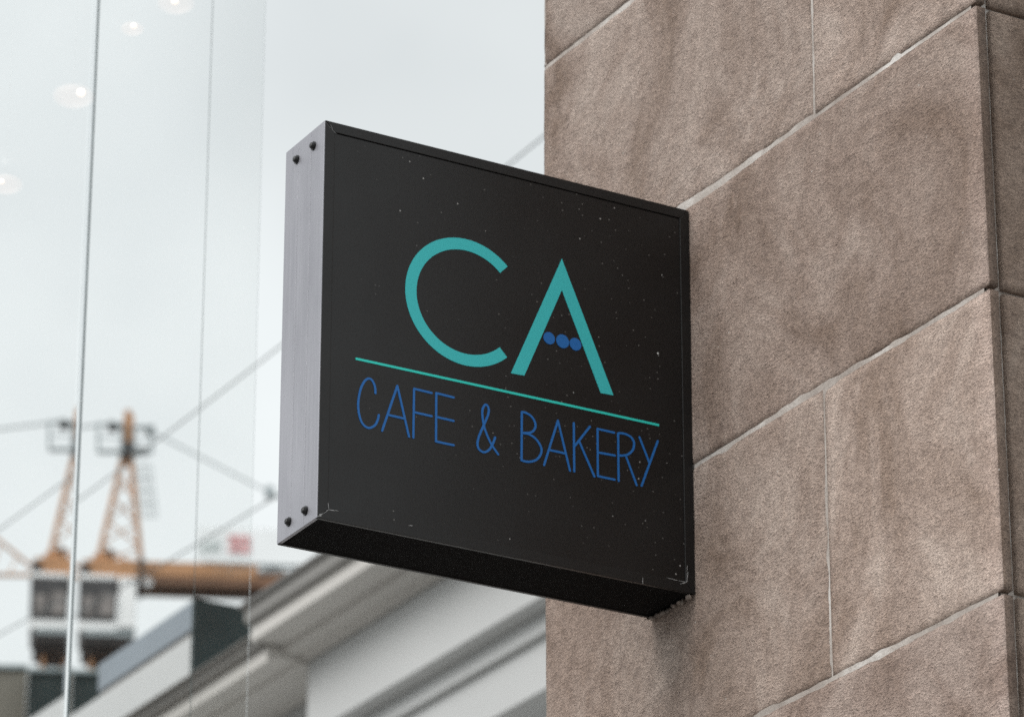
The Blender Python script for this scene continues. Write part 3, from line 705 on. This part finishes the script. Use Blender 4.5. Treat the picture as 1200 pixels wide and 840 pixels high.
# lamp reflections in the glass, made up as small glowing bodies hung before it
YLm = 6.6; kS = YLm/8.6
lamps = [((95, 109), (86, 113), .026, 1), ((157, 31), (155, 34), .018, .5), ((205, 2), (206, 4), .022, .9), ((2, 213), (6, 216), .016, .8)]
names = ['warm lamp reflection on the seam between two glass panes', 'smallest warm lamp reflection, between the glass seam and the one at the top edge', 'warm lamp reflection at the top edge of the picture, right of the seam', 'dim lamp reflection at the left edge of the picture']
for (pb, ps, r_, k_), nm in zip(lamps, names):
    c = on_y(*pb, YLm); root = empty('lamp_reflection', c, nm, 'lamp', 'warm lamp reflections, built as small lamps before the glass')
    bm = BM(); bmesh.ops.create_icosphere(bm, subdivisions=3, radius=r_*.40*kS, matrix=Matrix.Translation(c)); link('glow_core', bm, M['glow_core'], root, True)
    s = on_y(*ps, YLm+.02); bm = BM(); bmesh.ops.create_icosphere(bm, subdivisions=4, radius=1, matrix=Matrix.Translation(s) @ Matrix.Diagonal((.034*k_+.006, .034*k_+.006, .016*k_+.004, 1)))
    link('reflection_glow', bm, M['soft_glow'], root, True)
    bm = BM(); tube(bm, (s.x, s.y, s.z+.013), (s.x, s.y, 8.6), .0001, 5); link('cord', bm, M['banner'], root)

# ------------------------------------------------------------------ ground
def sheet(name, x0, y0, x1, y1, z, m):
    bm = BM(); vs = [bm.verts.new(c) for c in ((x0, y0, z), (x1, y0, z), (x1, y1, z), (x0, y1, z))]; bm.faces.new(vs); return tag(link(name, bm, m), kind='structure')
sheet('ground', -1500, -1500, 1500, 1500, 0, M['asphalt'])
bm = BM(); box(bm, (-2.2, -30, .004), (30, 60, .10)); tag(link('pavement', bm, M['paving']), kind='structure')
bm = BM(); box(bm, (-2.35, -30, .004), (-2.203, 60, .12), .01); tag(link('kerb', bm, M['kerb']), kind='structure')
for o in list(bpy.data.objects):
    if o.parent is None and o.type == 'EMPTY' and o.location.z == 0: o.location.z = 0

# ------------------------------------------------------------------ light
SUN_EL, SUN_AZ = 35, 272                          # overcast: a broad soft sun, over the street side
sd = Vector((math.sin(R(SUN_AZ))*math.cos(R(SUN_EL)), math.cos(R(SUN_AZ))*math.cos(R(SUN_EL)), math.sin(R(SUN_EL))))
ld = bpy.data.lights.new('sun', 'SUN'); ld.energy = 1.5; ld.angle = R(35); ld.color = (1, .965, .93)
lo = bpy.data.objects.new('sun', ld); col.objects.link(lo); lo.rotation_euler = (-sd).to_track_quat('-Z', 'Y').to_euler(); lo.location = sd*30
w = bpy.data.worlds.new('World'); sc.world = w; w.use_nodes = True; nt = w.node_tree; bg = nt.nodes['Background']
sky = N(nt, 'ShaderNodeTexSky'); sky.sky_type = 'NISHITA'; sky.sun_disc = False; sky.sun_elevation = R(SUN_EL); sky.sun_rotation = R(SUN_AZ); sky.air_density = 1.0; sky.dust_density = 3.0
tc = N(nt, 'ShaderNodeTexCoord'); sx = N(nt, 'ShaderNodeSeparateXYZ'); nt.links.new(tc.outputs['Generated'], sx.inputs[0])
lum = ramp(nt, sx.outputs[2], [(0.0, (6.75, 7.08, 7.08)), (.30, (7.8, 8.18, 8.16)), (.5, (8.05, 8.42, 8.42)), (1, (14.0, 14.3, 14.4))])
mp = N(nt, 'ShaderNodeMapping'); mp.inputs['Scale'].default_value = (1, 1, 1.6); nt.links.new(tc.outputs['Generated'], mp.inputs[0])
cl = noise(nt, mp.outputs[0], 5.0, 4, .5, .3)
cc_ = mix(nt, lum, ramp(nt, cl, [(.35, (.885, .895, .905)), (.62, (1.04, 1.04, 1.04))]), 1.0, 'MULTIPLY')
cdir = ray(600, 60).normalized(); dp = N(nt, 'ShaderNodeVectorMath', operation='DOT_PRODUCT'); nrm = N(nt, 'ShaderNodeVectorMath', operation='NORMALIZE')
nt.links.new(tc.outputs['Generated'], nrm.inputs[0]); nt.links.new(nrm.outputs[0], dp.inputs[0]); dp.inputs[1].default_value = cdir
mr = N(nt, 'ShaderNodeMapRange'); mr.interpolation_type = 'SMOOTHSTEP'; nt.links.new(dp.outputs['Value'], mr.inputs[0])
mr.inputs[1].default_value = math.cos(R(5.0)); mr.inputs[2].default_value = math.cos(R(1.2)); mr.inputs[3].default_value = 1.0; mr.inputs[4].default_value = .86   # one thicker, greyer cloud
cc_ = mix(nt, cc_, mr.outputs[0], 1.0, 'MULTIPLY')
bd = N(nt, 'ShaderNodeVectorMath', operation='DOT_PRODUCT'); nt.links.new(nrm.outputs[0], bd.inputs[0]); bd.inputs[1].default_value = (-.2, -.98, 0)
m2 = N(nt, 'ShaderNodeMapRange'); nt.links.new(bd.outputs['Value'], m2.inputs[0]); m2.inputs[1].default_value = -.6; m2.inputs[2].default_value = .8; m2.inputs[3].default_value = 1.0; m2.inputs[4].default_value = 1.35   # sky behind the camera brightened, added to light the sign front and glass
cc_ = mix(nt, cc_, m2.outputs[0], 1.0, 'MULTIPLY')
fin = mix(nt, sky.outputs[0], cc_, .93)
nt.links.new(fin, bg.inputs[0]); bg.inputs[1].default_value = .1

sc.view_settings.view_transform = 'Standard'; sc.view_settings.look = 'None'; sc.view_settings.exposure = .25; sc.view_settings.gamma = 1
sc.view_settings.use_curve_mapping = False
sc.render.engine = 'CYCLES'; sc.cycles.use_denoising = False; sc.cycles.max_bounces = 10; sc.cycles.transmission_bounces = 10; sc.cycles.use_adaptive_sampling = True
sc.cycles.sample_clamp_indirect = 8; sc.cycles.caustics_refractive = False; sc.cycles.caustics_reflective = False
